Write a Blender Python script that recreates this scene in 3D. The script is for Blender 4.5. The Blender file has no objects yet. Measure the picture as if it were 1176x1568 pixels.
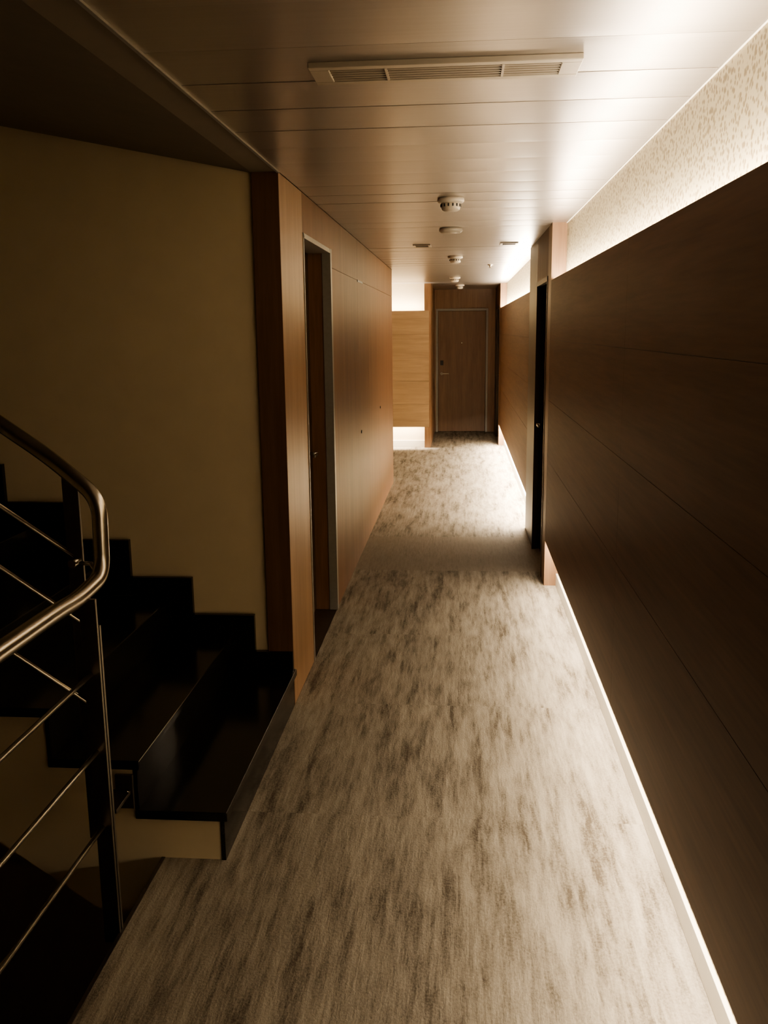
import bpy, bmesh, math, random
from mathutils import Vector, Matrix
random.seed(4)
H=1.72
XR,XL,C=.666,-.767,2.377
XP=.574
YA,YB,YD,YE=6.07,3.97,15.65,10.37
ZB,ZT=.313,2.025
YS=2.69      # near side of stair flight
XO=-.975     # edge of the stairwell opening
Y0=-2.2
XW=-4.0
PO=.115      # corner post width
col=bpy.context.collection

# ------------------------------------------------------------ materials
def newmat(name):
    m=bpy.data.materials.new(name);m.use_nodes=True
    nt=m.node_tree;return m,nt,nt.nodes['Principled BSDF']
def N(nt,t,**k):
    n=nt.nodes.new(t)
    for a,b in k.items():
        if a in n.inputs: n.inputs[a].default_value=b
        else: setattr(n,a,b)
    return n
def coords(nt,scale,rotz=None):
    tc=N(nt,'ShaderNodeTexCoord');mp=N(nt,'ShaderNodeMapping');mp.inputs['Scale'].default_value=scale
    nt.links.new(tc.outputs['Object'],mp.inputs['Vector']);return mp.outputs[0]
def ramp(nt,fac,stops):
    r=N(nt,'ShaderNodeValToRGB');e=r.color_ramp.elements
    e[0].position,e[0].color=stops[0][0],(*stops[0][1],1);e[1].position,e[1].color=stops[-1][0],(*stops[-1][1],1)
    for p,c in stops[1:-1]:
        x=e.new(p);x.color=(*c,1)
    nt.links.new(fac,r.inputs[0]);return r.outputs[0]
def bump(nt,b,h,strength=.2,dist=.01):
    n=N(nt,'ShaderNodeBump');n.inputs['Strength'].default_value=strength;n.inputs['Distance'].default_value=dist
    nt.links.new(h,n.inputs['Height']);nt.links.new(n.outputs[0],b.inputs['Normal'])
def wood(name,scale,dark,light,rough=.42,spec=.4):
    m,nt,b=newmat(name)
    v=coords(nt,scale)
    n1=N(nt,'ShaderNodeTexNoise',Scale=1.0,Detail=8.0,Roughness=.62,Distortion=.4);nt.links.new(v,n1.inputs['Vector'])
    v2=coords(nt,tuple(s*5 for s in scale))
    n2=N(nt,'ShaderNodeTexNoise',Scale=1.0,Detail=4.0);nt.links.new(v2,n2.inputs['Vector'])
    mx=N(nt,'ShaderNodeMath',operation='MULTIPLY_ADD');nt.links.new(n2.outputs['Fac'],mx.inputs[0]);mx.inputs[1].default_value=.35
    ml=N(nt,'ShaderNodeMath',operation='MULTIPLY');nt.links.new(n1.outputs['Fac'],ml.inputs[0]);ml.inputs[1].default_value=.65
    nt.links.new(ml.outputs[0],mx.inputs[2])
    c=ramp(nt,mx.outputs[0],[(.36,dark),(.5,tuple((a+d)/2 for a,d in zip(dark,light))),(.64,light)])
    nt.links.new(c,b.inputs['Base Color']);b.inputs['Roughness'].default_value=rough
    b.inputs['Specular IOR Level'].default_value=spec
    bump(nt,b,n2.outputs['Fac'],.06,.003)
    return m
wood_v=wood('wood_vertical_grain',(14,14,.9),(.21,.122,.072),(.31,.19,.115))
wood_l=wood('wood_corridor_cladding',(14,14,.9),(.135,.070,.040),(.20,.108,.064),.5,.2)
wood_p=wood('wood_post_front_shaded',(14,14,.9),(.105,.056,.035),(.155,.086,.054),.5,.2)  # darkened copy of the post wood, shade of its front face put into colour
wood_h=wood('wood_horizontal_grain',(10,.8,16),(.12,.064,.036),(.18,.10,.057),.5,.25)
wood_x=wood('wood_cross_grain',(.9,10,16),(.33,.235,.155),(.45,.325,.215))
wood_door=wood('wood_door',(16,16,1.0),(.17,.10,.062),(.24,.145,.09))
wood_dark=wood('wood_dark_frame_and_shade',(14,14,1.),(.035,.021,.013),(.055,.034,.02))  # dark frame wood, also paints shade on the far casing post
def plain(name,c,rough=.6,metal=0,noise=.0,nscale=30,bstr=0):
    m,nt,b=newmat(name);b.inputs['Roughness'].default_value=rough;b.inputs['Metallic'].default_value=metal
    v=coords(nt,(1,1,1));n=N(nt,'ShaderNodeTexNoise',Scale=float(nscale),Detail=5.0);nt.links.new(v,n.inputs['Vector'])
    lo=tuple(x*(1-noise) for x in c);hi=tuple(min(1,x*(1+noise)) for x in c)
    nt.links.new(ramp(nt,n.outputs['Fac'],[(.3,lo),(.7,hi)]),b.inputs['Base Color'])
    if bstr: bump(nt,b,n.outputs['Fac'],bstr,.004)
    return m
cream=plain('cream_plaster',(.59,.50,.35),.8,0,.03,8,0)
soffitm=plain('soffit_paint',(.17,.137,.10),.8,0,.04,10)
white=plain('white_trim_paint',(.72,.68,.60),.5,0,.02)
granite=plain('black_granite',(.011,.0105,.010),.15,0,.85,260)
steel=plain('brushed_steel',(.50,.46,.40),.26,1,.06,80)
steel_d=plain('satin_steel_post',(.22,.20,.18),.40,1,.08,60)
alu=plain('aluminium_trim',(.27,.255,.235),.45,.5,.05,50)
vent_m=plain('vent_enamel',(.46,.41,.34),.4,.5,.02)
dark_m=plain('dark_void',(.012,.011,.010),.6,0,.1)
plastic=plain('white_plastic',(.56,.51,.44),.35,0,.02)
black=plain('black_plastic',(.015,.014,.013),.35,0,.1)
# wallpaper
m,nt,b=newmat('wallpaper_speckled');v=coords(nt,(1,1,1))
vo=N(nt,'ShaderNodeTexVoronoi',Scale=62.0);nz=N(nt,'ShaderNodeTexNoise',Scale=40.0,Detail=2.0)
nt.links.new(v,vo.inputs['Vector']);nt.links.new(v,nz.inputs['Vector'])
mm=N(nt,'ShaderNodeMath',operation='MULTIPLY');nt.links.new(vo.outputs['Distance'],mm.inputs[0]);nt.links.new(nz.outputs['Fac'],mm.inputs[1])
nt.links.new(ramp(nt,mm.outputs[0],[(.13,(.28,.22,.13)),(.24,(.55,.48,.33))]),b.inputs['Base Color']);b.inputs['Roughness'].default_value=.6
wallpaper=m
# ceiling metal
m,nt,b=newmat('ceiling_metal_plank');v=coords(nt,(2.5,90,2))
n=N(nt,'ShaderNodeTexNoise',Scale=1.0,Detail=3.0);nt.links.new(v,n.inputs['Vector'])
nt.links.new(ramp(nt,n.outputs['Fac'],[(.3,(.425,.388,.355)),(.7,(.45,.413,.38))]),b.inputs['Base Color'])
b.inputs['Metallic'].default_value=.85;b.inputs['Roughness'].default_value=.33
ceil_m=m
# carpet
def carpet(name,lo,hi,plainness):
    m,nt,b=newmat(name);b.inputs['Roughness'].default_value=.95
    try:b.inputs['Specular IOR Level'].default_value=.1
    except: pass
    tc=N(nt,'ShaderNodeTexCoord')
    sn=N(nt,'ShaderNodeVectorMath',operation='SNAP');sn.inputs[1].default_value=(.5,1.0,10)
    nt.links.new(tc.outputs['Object'],sn.inputs[0])
    wn=N(nt,'ShaderNodeTexWhiteNoise',noise_dimensions='3D');nt.links.new(sn.outputs[0],wn.inputs['Vector'])
    sc=N(nt,'ShaderNodeVectorMath',operation='SCALE');nt.links.new(wn.outputs['Color'],sc.inputs[0]);sc.inputs['Scale'].default_value=.03
    ad=N(nt,'ShaderNodeVectorMath',operation='ADD');nt.links.new(tc.outputs['Object'],ad.inputs[0]);nt.links.new(sc.outputs[0],ad.inputs[1])
    def nz(scale,s,d,dist=0.,ro=.65):
        mp=N(nt,'ShaderNodeMapping');mp.inputs['Scale'].default_value=scale;nt.links.new(ad.outputs[0],mp.inputs['Vector'])
        n=N(nt,'ShaderNodeTexNoise',Scale=s,Detail=d,Roughness=ro,Distortion=dist);nt.links.new(mp.outputs[0],n.inputs['Vector']);return n.outputs['Fac']
    a1=nz((18,2.2,1),1.,5.,.1,.66);a2=nz((5,1.3,1),1.,3.);a3=nz((60,7.5,1),1.,4.);a4=nz((150,120,150),1.,2.);a5=nz((34,.9,1),1.,2.)
    def mad(x,k,y):
        q=N(nt,'ShaderNodeMath',operation='MULTIPLY_ADD');nt.links.new(x,q.inputs[0]);q.inputs[1].default_value=k
        if y is None:q.inputs[2].default_value=0
        else: nt.links.new(y,q.inputs[2])
        return q.outputs[0]
    t=mad(a1,.38*plainness,None);t=mad(a2,.20*plainness,t);t=mad(a5,.11*plainness,t);t=mad(a3,.17,t);t=mad(a4,.14,t)
    tot=.69*plainness+.31
    mid=tuple(x*.43+y*.57 for x,y in zip(lo,hi))
    c=ramp(nt,t,[(.41*tot,lo),(.49*tot,mid),(.575*tot,hi)])
    nt.links.new(c,b.inputs['Base Color'])
    hh=mad(a4,.6,a3);bump(nt,b,hh,.5,.004)
    return m
carpet_m=carpet('carpet_distressed',(.112,.093,.073),(.375,.337,.283),1.)
carpet_b=carpet('carpet_band',(.225,.197,.162),(.295,.26,.217),.25)
WARM=(1.0,.845,.64)
led=plain('led_diffuser_opal',(.85,.82,.75),.4)

# ------------------------------------------------------------ mesh helpers
class B:
    """collects geometry for one mesh object"""
    def __init__(s,name,parent=None):
        s.name=name;s.bm=bmesh.new();s.mats=[];s.parent=parent
    def mi(s,m):
        if m not in s.mats:s.mats.append(m)
        return s.mats.index(m)
    def box(s,x0,x1,y0,y1,z0,z1,m,bev=0):
        x0,x1=sorted((x0,x1));y0,y1=sorted((y0,y1));z0,z1=sorted((z0,z1))
        g=bmesh.ops.create_cube(s.bm,size=1,matrix=Matrix.Translation(((x0+x1)/2,(y0+y1)/2,(z0+z1)/2))@Matrix.Diagonal((x1-x0,y1-y0,z1-z0,1)))
        vs=g['verts'];k=s.mi(m)
        fs={f for v in vs for f in v.link_faces}
        for f in fs:f.material_index=k
        if bev:
            es={e for v in vs for e in v.link_edges}
            r=bmesh.ops.bevel(s.bm,geom=list(es),offset=bev,segments=2,affect='EDGES',profile=.5)
            for f in r['faces']:f.material_index=k
        return s
    def prism(s,pts,axis,a,b_,m):
        def P(p,t):
            return {'y':(p[0],t,p[1]),'x':(t,p[0],p[1]),'z':(p[0],p[1],t)}[axis]
        k=s.mi(m);A=[s.bm.verts.new(P(p,a)) for p in pts];Bv=[s.bm.verts.new(P(p,b_)) for p in pts]
        fs=[s.bm.faces.new(A),s.bm.faces.new(Bv[::-1])]
        n=len(pts)
        for i in range(n):fs.append(s.bm.faces.new((A[i],Bv[i],Bv[(i+1)%n],A[(i+1)%n])))
        for f in fs:f.material_index=k
        return s
    def cyl(s,p,axis,r1,r2,h,m,seg=40):
        rotm={'z':Matrix.Identity(4),'x':Matrix.Rotation(math.pi/2,4,'Y'),'y':Matrix.Rotation(-math.pi/2,4,'X')}[axis]
        g=bmesh.ops.create_cone(s.bm,cap_ends=True,segments=seg,radius1=r1,radius2=r2,depth=h,matrix=Matrix.Translation(p)@rotm)
        k=s.mi(m)
        for f in {f for v in g['verts'] for f in v.link_faces}:
            f.material_index=k
            if len(f.verts)==4:f.smooth=True
        return s
    def lathe(s,cx,cy,prof,m,seg=40):
        k=s.mi(m);rings=[]
        for r,z in prof:
            rings.append([s.bm.verts.new((cx+r*math.cos(2*math.pi*i/seg),cy+r*math.sin(2*math.pi*i/seg),z)) for i in range(seg)])
        for a,b_ in zip(rings,rings[1:]):
            for i in range(seg):
                f=s.bm.faces.new((a[i],a[(i+1)%seg],b_[(i+1)%seg],b_[i]));f.material_index=k;f.smooth=True
        f=s.bm.faces.new(rings[-1]);f.material_index=k
        f=s.bm.faces.new(rings[0]);f.material_index=k
        return s
    def tube(s,pts,r,m,seg=20,fillet=0):
        P=[Vector(p) for p in pts]
        if fillet:
            Q=[P[0]]
            for i in range(1,len(P)-1):
                a=(P[i-1]-P[i]);b_=(P[i+1]-P[i]);d=min(fillet,a.length*.48,b_.length*.48)
                s0=P[i]+a.normalized()*d;s1=P[i]+b_.normalized()*d
                for j in range(11):
                    t=j/10;Q.append((1-t)**2*s0+2*t*(1-t)*P[i]+t*t*s1)
            Q.append(P[-1]);P=Q
        k=s.mi(m);rings=[]
        T=(P[1]-P[0]).normalized();U=T.orthogonal().normalized()
        for i,p in enumerate(P):
            if i==0:t=(P[1]-P[0])
            elif i==len(P)-1:t=(P[-1]-P[-2])
            else:t=(P[i+1]-P[i-1])
            t.normalize();U=(U-t*U.dot(t)).normalized();V=t.cross(U)
            rings.append([s.bm.verts.new(p+r*(math.cos(2*math.pi*j/seg)*U+math.sin(2*math.pi*j/seg)*V)) for j in range(seg)])
        for a,b_ in zip(rings,rings[1:]):
            for j in range(seg):
                f=s.bm.faces.new((a[j],a[(j+1)%seg],b_[(j+1)%seg],b_[j]));f.material_index=k;f.smooth=True
        for q in (rings[0],rings[-1]):
            f=s.bm.faces.new(q);f.material_index=k
        return s
    def done(s):
        bmesh.ops.recalc_face_normals(s.bm,faces=s.bm.faces)
        me=bpy.data.meshes.new(s.name);s.bm.to_mesh(me);s.bm.free()
        for m in s.mats:me.materials.append(m)
        o=bpy.data.objects.new(s.name,me);col.objects.link(o)
        if s.parent:o.parent=s.parent
        return o
def empty(name):
    o=bpy.data.objects.new(name,None);col.objects.link(o);return o

# ------------------------------------------------------------ floor
fl=B('floor')
fl.box(XO,XR+.05,Y0,YS,-.22,0,carpet_m)
fl.box(XL,XR+.05,YS,6.43,-.22,0,carpet_m)
fl.box(XL,XR+.05,6.43,7.54,-.22,0,carpet_b)
fl.box(XL-.14,XR+.05,7.54,YE,-.22,0,carpet_m)
fl.box(-2.9,XR+.05,YE,YD+.1,-.22,0,carpet_m)
fl.box(XL-.30,XL,4.54,5.50,-.22,-.002,wood_dark)
fl.done()
t=B('trim_floor_opening');t.box(XO-.012,XO,Y0,YS-.0,-.22,.002,steel_d).done()

# ------------------------------------------------------------ ceiling : metal planks running across
ce=B('ceiling')
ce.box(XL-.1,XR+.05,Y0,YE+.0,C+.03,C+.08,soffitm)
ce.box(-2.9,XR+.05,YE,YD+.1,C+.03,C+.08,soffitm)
y=Y0;w=.30
while y<YD:
    y1=min(y+w,YD)
    x0=XL+.004 if y<YE-.02 else -2.85
    tl=random.uniform(-.0009,.0009)
    prof=[(y+.0003,C+.02)]
    n=10
    for i in range(n+1):
        q=i/n;s_=2*q-1
        prof.append((y+.0003+(y1-y-.0006)*q, C+.0013*(s_**4)+tl*s_))
    prof.append((y1-.0003,C+.02))
    ce.prism(prof,'x',x0,XR-.004,ceil_m)
    y=y1
ce.done()
B('trim_ceiling_right').box(XR-.006,XR+.002,Y0,YA,C-.004,C+.004,white).done()
B('trim_ceiling_left').box(XL-.004,XL+.006,Y0,YB,C-.006,C+.006,alu).done()
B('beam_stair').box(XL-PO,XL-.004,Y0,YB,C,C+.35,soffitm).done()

# ------------------------------------------------------------ right wall
wr=B('wall_right')
wr.box(XR,XR+.15,Y0,YA,-.2,C+.1,wallpaper)
wr.box(XR,XR+.15,7.93,YD+.1,-.2,C+.1,wallpaper)
wr.box(XR+.1,XR+.4,YA,7.93,-.2,C+.1,wood_dark);wr.done()
def portal_right(name,y0,y1,o0,o1,zt):
    e=empty(name)
    b=B('casing',e)
    b.box(XP,XR+.1,y0,o0,0,C,wood_v);b.box(XP,XR+.1,o1,y1,0,C,wood_dark)  # far post and header take darker woods, painting in their unlit shade
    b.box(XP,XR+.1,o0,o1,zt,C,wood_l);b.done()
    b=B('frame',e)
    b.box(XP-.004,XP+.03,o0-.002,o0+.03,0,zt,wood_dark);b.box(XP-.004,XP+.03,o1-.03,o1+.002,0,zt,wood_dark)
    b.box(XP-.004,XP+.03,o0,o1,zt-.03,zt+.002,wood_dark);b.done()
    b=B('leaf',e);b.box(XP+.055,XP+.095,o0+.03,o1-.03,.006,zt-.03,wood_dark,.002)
    yy=o1-.12
    b.box(XP+.044,XP+.056,yy-.03,yy+.03,.95,1.14,black,.003)
    b.cyl((XP+.03,yy,1.0),'x',.009,.009,.05,steel);b.box(XP+.005,XP+.02,yy-.12,yy+.01,.992,1.008,steel,.003)
    b.done()
    return e
portal_right('door_1',YA,7.93,YA+.22,7.16,2.06)
portal_right('door_2',13.77,YD,13.95,14.95,2.06)
def panel_long(name,y0,y1,seams):
    e=empty(name)
    zs=[ZB]+seams+[ZT]
    b=B('panel_boards',e)
    L=(y1-y0)/max(1,round((y1-y0)/2.45))
    n=round((y1-y0)/L)
    for i in range(n):
        for a,c in zip(zs,zs[1:]):
            b.box(XP,XP+.022,y0+i*L+.0006,y0+(i+1)*L-.0006,a+.0008,c-.0008,wood_h,.0004)
    b.box(XP+.004,XP+.03,y0,y1,ZB+.002,ZT-.002,wood_dark)
    b.done()
    b=B('support_battens',e)
    q=y0+.4
    while q<y1:
        b.box(XP+.03,XR,q-.02,q+.02,ZB+.35,ZB+.45,wood_dark);b.box(XP+.03,XR,q-.02,q+.02,ZT-.6,ZT-.5,wood_dark);q+=1.2
    b.box(XP+.03,XR,y0,y1,ZT-.05,ZT-.03,white)      # led shelf
    b.box(XP+.03,XR,y0,y1,ZB+.03,ZB+.05,white)
    b.done()
    b=B('led_strips',e)
    b.box(XP+.032,XP+.06,y0+.02,y1-.02,ZT-.03,ZT-.012,led);b.box(XP+.032,XP+.06,y0+.02,y1-.02,ZB+.006,ZB+.03,led);b.done()
    return e
panel_long('wall_panel',Y0,YA,[.87,1.26,1.65])
panel_long('wall_panel',7.93,13.77,[.87,1.26,1.65])
def base_r(name,y0,y1):
    b=B(name);b.box(XR-.014,XR,y0,y1,0,.085,white,.002).done()
base_r('baseboard_right',Y0,YA);base_r('baseboard_right',7.93,13.77)

# ------------------------------------------------------------ left wall
wl=B('wall_left')
wl.box(XL-PO,XL,YB,4.54,0,C,wood_v,.001)
wl.box(XL-.16,XL,4.54,5.50,2.19,C,wood_l)
for a,c in [(5.50,6.90),(6.90,7.67),(7.67,8.78),(8.78,YE)]:
    wl.box(XL-.16,XL,a+.0008,c-.0008,0,2.086,wood_l,.0006)
    wl.box(XL-.16,XL,a+.0008,c-.0008,2.088,C,wood_l,.0006)
wl.box(XL-.155,XL-.006,5.5,YE-.002,0,C,wood_dark)
wl.box(XL-.30,XL-.18,YB+.02,YE,0,C,cream)
wl.done()
e=empty('door_3')
b=B('frame',e)
b.box(XL-.16,XL-.04,5.46,5.499,0,2.19,wood_l)
b.box(XL-.045,XL+.006,5.455,5.505,0,2.19,alu,.001)
b.box(XL-.16,XL+.004,4.541,4.56,0,2.19,alu,.001)
b.box(XL-.16,XL+.004,4.54,5.46,2.165,2.189,alu,.001);b.done()
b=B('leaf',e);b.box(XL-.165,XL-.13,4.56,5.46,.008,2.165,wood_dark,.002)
b.cyl((XL-.105,5.36,1.0),'x',.01,.01,.05,steel);b.box(XL-.09,XL-.078,5.24,5.37,.992,1.008,steel,.003);b.done()
b=B('cupboard_lock');b.cyl((XL+.004,7.02,.95),'x',.012,.012,.006,black).done()
b=B('cupboard_lock');b.cyl((XL+.004,8.70,1.0),'x',.012,.012,.006,black).done()
b=B('cupboard_pull_notch');b.box(XL+.0005,XL+.004,6.90,7.25,2.075,2.09,black).done()
# ------------------------------------------------------------ alcove beyond left wall
B('wall_alcove_near').box(-2.9,XL-.30,YE-.15,YE,0,C,cream).done()
B('wall_alcove_left').box(-3.0,-2.9,YE-.15,YD,0,C,cream).done()
B('wall_alcove_back').box(-2.9,-.53,13.62,13.75,0,C+.05,cream).done()
e=empty('wall_panel_alcove')
b=B('panel_boards',e)
zs=[ZB+i*(ZT-.03-ZB)/5 for i in range(6)]
for a,c in zip(zs,zs[1:]):b.box(-2.6,-.46,13.45,13.475,a+.001,c-.001,wood_x,.001)
b.box(-2.6,-.465,13.475,13.485,ZB,ZT-.032,wood_dark);b.box(-2.6,-.54,13.485,13.62,1.93,1.95,white);b.box(-2.6,-.54,13.485,13.62,.36,.38,white);b.done()
b=B('led_strips',e);b.box(-2.6,-.55,13.49,13.515,1.95,1.965,led);b.box(-2.6,-.55,13.49,13.515,.34,.36,led);b.done()
B('baseboard_alcove').box(-2.9,-.53,13.575,13.62,0,.10,white,.002).done()
b=B('wall_left_end');b.box(-.53,-.44,13.50,YD,0,C,wood_v,.001);b.done()
# ------------------------------------------------------------ end wall and door
we=B('wall_end')
x0,x1,hd=-.385,.42,2.03
we.box(-.6,x0-.03,YD,YD+.1,0,C,wood_v);we.box(x1+.03,XR+.1,YD,YD+.1,0,C,wood_v);we.box(x0-.03,x1+.03,YD,YD+.1,hd+.03,C,wood_v)
we.box(x0-.1,x1+.1,YD+.1,YD+.14,0,C,dark_m);we.done()
e=empty('door_4')
b=B('frame',e);b.box(x0-.035,x0,YD-.018,YD+.09,0,hd+.035,alu,.002);b.box(x1,x1+.035,YD-.018,YD+.09,0,hd+.035,alu,.002);b.box(x0,x1,YD-.018,YD+.09,hd,hd+.035,alu,.002);b.done()
b=B('leaf',e);b.box(x0+.004,x1-.004,YD+.02,YD+.06,.008,hd-.004,wood_door,.002);b.done()
b=B('hardware',e);b.box(x0+.04,x0+.09,YD+.005,YD+.022,1.13,1.21,black,.004)
b.cyl((x0+.065,YD+.0,.99),'y',.024,.024,.02,steel);b.cyl((x0+.065,YD-.03,.99),'y',.009,.009,.06,steel);b.box(x0+.06,x0+.19,YD-.065,YD-.052,.982,.998,steel,.004)
b.cyl(((x0+x1)/2,YD+.017,1.5),'y',.011,.011,.012,steel);b.done()

# ------------------------------------------------------------ stairwell shell
ws=B('wall_stair_back')
ws.box(XW,XL-PO,YB+.012,YB+.15,-3.2,4.4,cream)
ws.done()
B('wall_stair_left').box(XW-.1,XW,Y0,YB+.15,-3.2,4.4,cream).done()
B('wall_near').box(XW-.1,XR+.15,Y0-.1,Y0,-3.2,4.4,wood_v).done()
B('wall_stairwell_lower').box(XO+.0,XO+.12,Y0,YB,-3.2,-.22,cream).done()
B('floor_stairwell').box(XW,XO,Y0,YB+.15,-3.3,-3.2,granite).done()
B('trim_corner_post').box(XL-PO,XL+.0008,YB-.006,YB+.0,.0,C,wood_p,.001).done()  # thin front skin carrying the painted shade of the post
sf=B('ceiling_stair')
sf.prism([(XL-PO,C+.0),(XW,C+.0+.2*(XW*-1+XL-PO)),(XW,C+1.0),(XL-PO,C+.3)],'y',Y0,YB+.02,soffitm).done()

# ------------------------------------------------------------ staircase up
TR,RS=.285,.175
YK=YB+.008
e=empty('staircase')
n=8
XE=XW+.01
b=B('stringer',e)
top=[]
for i in range(n):
    x=XL-.012-i*TR
    top+= [(x,i*RS),(x,(i+1)*RS-.03)]
xe=XL-.012-n*TR
top+=[(xe,n*RS-.03),(XE,n*RS-.03),(XE,n*RS-.25),(xe-.05,n*RS-.25)]
top+=[(-1.22,-.20),(XL-.012,-.20)]
b.prism(top,'y',YS,YK,cream);b.done()
b=B('treads',e)
for i in range(n):
    x=XL-i*TR
    xl=x-TR-.012 if i<n-1 else XE
    b.box(xl,x+.012,YS-.012,YK,(i+1)*RS-.032,(i+1)*RS,granite,.003)
    b.box(x-.014,x+.0,YS-.004,YK,i*RS,(i+1)*RS-.032,granite)
b.done()
b=B('skirting',e)
for i in range(n):
    xs=XL-i*TR+ (.0 if i==0 else .11)
    xl=XL-(i+1)*TR+.11
    b.box(xl,xs,YB-.018,YK,i*RS+.004,(i+1)*RS+.09,granite,.001)
b.box(XE,XL-n*TR+.11,YB-.018,YK,n*RS,n*RS+.09,granite);b.done()
e=empty('staircase_lower')
b=B('flight',e)
x=-3.6
prof=[(-3.6,-1.5)]
for i in range(8):
    prof+=[(x+i*TR,-1.5-i*RS+0.0),(x+(i+1)*TR,-1.5-i*RS)]
prof+=[(x+8*TR,-3.2),(-3.6,-3.2)]
cl=[]
for p in prof:
    if not cl or (abs(cl[-1][0]-p[0])+abs(cl[-1][1]-p[1]))>1e-6: cl.append(p)
b.prism(cl,'y',YS+.05,YB,granite);b.done()

# ------------------------------------------------------------ railing
e=empty('stair_railing')
XG=-1.01;YP=2.30;ZG=1.035
b=B('handrail',e)
sl=.70
b.tube([(-3.0,2.55,1.30+sl*(3.0-1.10)),(-1.20,2.55,1.37),(-1.035,2.50,1.255),(-1.012,2.43,1.045),(XG-.005,2.26,ZG-.01),(XG,2.1,ZG),(XG,-1.9,ZG)],.0225,steel,28,.06);b.done()
b=B('rods',e)
for z in (.80,.57,.34):
    b.tube([(XG,YP+.02,z),(XG,-1.9,z)],.007,steel,14)
for k_,z in enumerate((1.06,.86,.60)):
    b.tube([(-1.13,2.55,z),(-3.0,2.55,z+sl*1.87)],.007,steel,14)
b.done()
b=B('posts',e)
def post(x,y,z0,z1,ax):
    if ax=='y':
        b.box(x-.024,x+.024,y-.005,y+.005,z0,z1,steel_d,.0015)
    else:
        b.box(x-.005,x+.005,y-.024,y+.024,z0,z1,steel_d,.0015)
post(-1.006,YP,-.03,ZG-.02,'y');b.box(-1.030,-.982,YP+.012,YP+.022,-.03,ZG-.10,steel_d,.0015)
for yy in (.9,-.5,-1.85):post(XG,yy,-.03,ZG-.02,'x')
post(-1.14,2.55,.15,1.32,'y');post(-2.3,2.55,.85,2.12,'y')
b.cyl((-1.13,2.52,1.06),'y',.012,.012,.05,steel)
b.tube([(-1.14,2.55,1.05),(-1.09,2.54,1.05),(-1.05,2.50,1.02)],.007,steel,12)
b.box(-1.15,-1.075,2.555,2.686,.232,.244,steel_d,.001);b.box(-1.125,-1.065,2.678,2.688,.18,.30,steel_d,.002)
b.cyl((-1.085,2.672,.24),'y',.010,.010,.012,steel,6)
b.box(-2.33,-2.27,2.555,2.686,.90,.912,steel_d);b.done()

# ------------------------------------------------------------ ceiling fittings
b=B('ceiling_air_vent')
vx0,vx1,vy0,vy1=-.385,.295,2.42,2.585;zv=C-.014
b.box(vx0,vx1,vy0,vy0+.028,zv,C,vent_m,.002);b.box(vx0,vx1,vy1-.028,vy1,zv,C,vent_m,.002)
b.box(vx0,vx0+.05,vy0+.028,vy1-.028,zv,C,vent_m,.002);b.box(vx1-.05,vx1,vy0+.028,vy1-.028,zv,C,vent_m,.002)
b.box(vx0+.05,vx1-.05,vy0+.028,vy1-.028,C-.002,C-.0005,dark_m)
for i in range(5):
    yy=vy0+.040+i*.0205
    b.box(vx0+.05,vx1-.05,yy,yy+.004,zv+.001,C-.001,vent_m)
b.box(vx0+.05+.14,vx0+.05+.146,vy0+.028,vy1-.028,zv,C-.001,vent_m);b.box(vx1-.196,vx1-.19,vy0+.028,vy1-.028,zv,C-.001,vent_m)
b.done()
def smoke(x,y):
    b=B('smoke_detector')
    b.lathe(x,y,[(.067,C),(.069,C-.014),(.063,C-.022),(.05,C-.024)],plastic)
    b.lathe(x,y,[(.050,C-.018),(.050,C-.040),(.046,C-.056),(.034,C-.064),(.012,C-.066)],plastic)
    for i in range(14):
        a=2*math.pi*i/14
        p=Vector((x+.0495*math.cos(a),y+.0495*math.sin(a),C-.036))
        b.cyl(p,'z',.004,.004,.014,dark_m,8)
    b.done()
for x,y in [(-.055,4.88),(-.055,8.62),(-.08,12.0),(-.02,14.0)]:smoke(x,y)
b=B('ceiling_speaker');b.lathe(-.07,6.30,[(.075,C),(.078,C-.016),(.062,C-.03),(.02,C-.033)],plastic);b.done()
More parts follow.
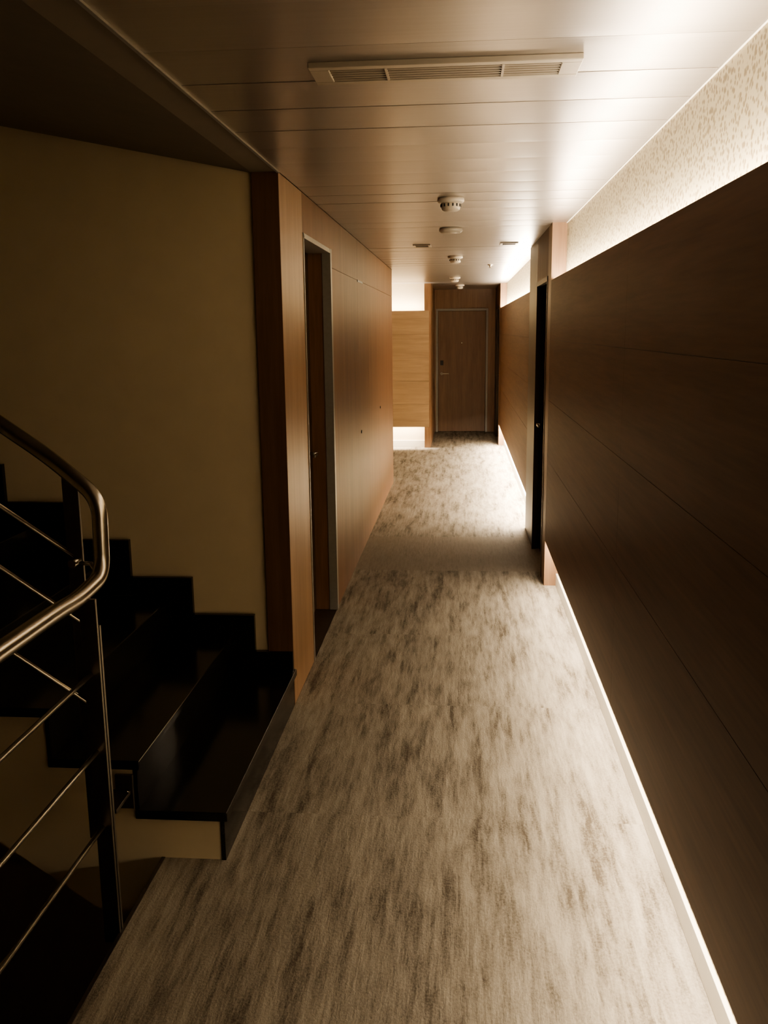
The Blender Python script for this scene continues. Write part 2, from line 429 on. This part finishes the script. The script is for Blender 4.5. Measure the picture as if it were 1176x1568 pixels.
def small_vent(x0,x1,y0,y1):
    b=B('ceiling_access_vent');b.box(x0,x1,y0,y1,C-.008,C+.001,vent_m,.002)
    for i in range(4):
        yy=y0+.02+i*(y1-y0-.04)/4;b.box(x0+.02,x1-.02,yy,yy+.012,C-.0095,C-.007,dark_m)
    b.done()
small_vent(-.38,-.24,7.40,7.58);small_vent(.30,.44,7.35,7.53)
b=B('sprinkler_head');b.lathe(.30,9.8,[(.03,C),(.03,C-.006),(.012,C-.01),(.01,C-.03),(.018,C-.034)],steel);b.done()

# ------------------------------------------------------------ lights
def area(name,x,y,z,sx,sy,power,rot,c=WARM):
    l=bpy.data.lights.new(name,'AREA');l.shape='RECTANGLE';l.size=sx;l.size_y=sy;l.energy=power;l.color=c
    o=bpy.data.objects.new(name,l);o.location=(x,y,z);o.rotation_euler=rot;col.objects.link(o);return o
PI=math.pi
xm=XP+.046
def run(y0,y1,k,kp):
    L=y1-y0;yc=(y0+y1)/2
    area('led_cove_light',xm,yc,ZT-.010,.02,L-.06,k*L,(PI,0,0))
    area('led_plinth_light',xm,yc,ZB+.004,.02,L-.06,kp*L,(0,0,0))
run(.5,YA,13.5,11.5);run(7.93,13.77,29,52)
area('led_cove_light',-1.55,13.5025,ZT-.058,2.0,.02,55,(PI,0,0))
area('led_plinth_light',-1.55,13.5025,.338,2.0,.02,42,(0,0,0))
w=bpy.data.worlds.new('world');bpy.context.scene.world=w;w.use_nodes=True
w.node_tree.nodes['Background'].inputs[0].default_value=(.02,.016,.01,1);w.node_tree.nodes['Background'].inputs[1].default_value=1
vs=bpy.context.scene.view_settings
vs.view_transform='AgX'
try: vs.look='AgX - Medium High Contrast'
except Exception: pass

# ------------------------------------------------------------ camera
cd=bpy.data.cameras.new('camera');cam=bpy.data.objects.new('camera',cd);col.objects.link(cam)
cd.sensor_fit='HORIZONTAL';cd.sensor_width=36;cd.lens=1394.5/1176*36;cd.clip_start=.02
yaw,p,r=.0848,.1968,-.0111
M=Matrix.Rotation(yaw,4,'Z')@Matrix.Rotation(PI/2-p,4,'X')@Matrix.Rotation(r,4,'Z')
cam.matrix_world=Matrix.Translation((0,0,H))@M
bpy.context.scene.camera=cam
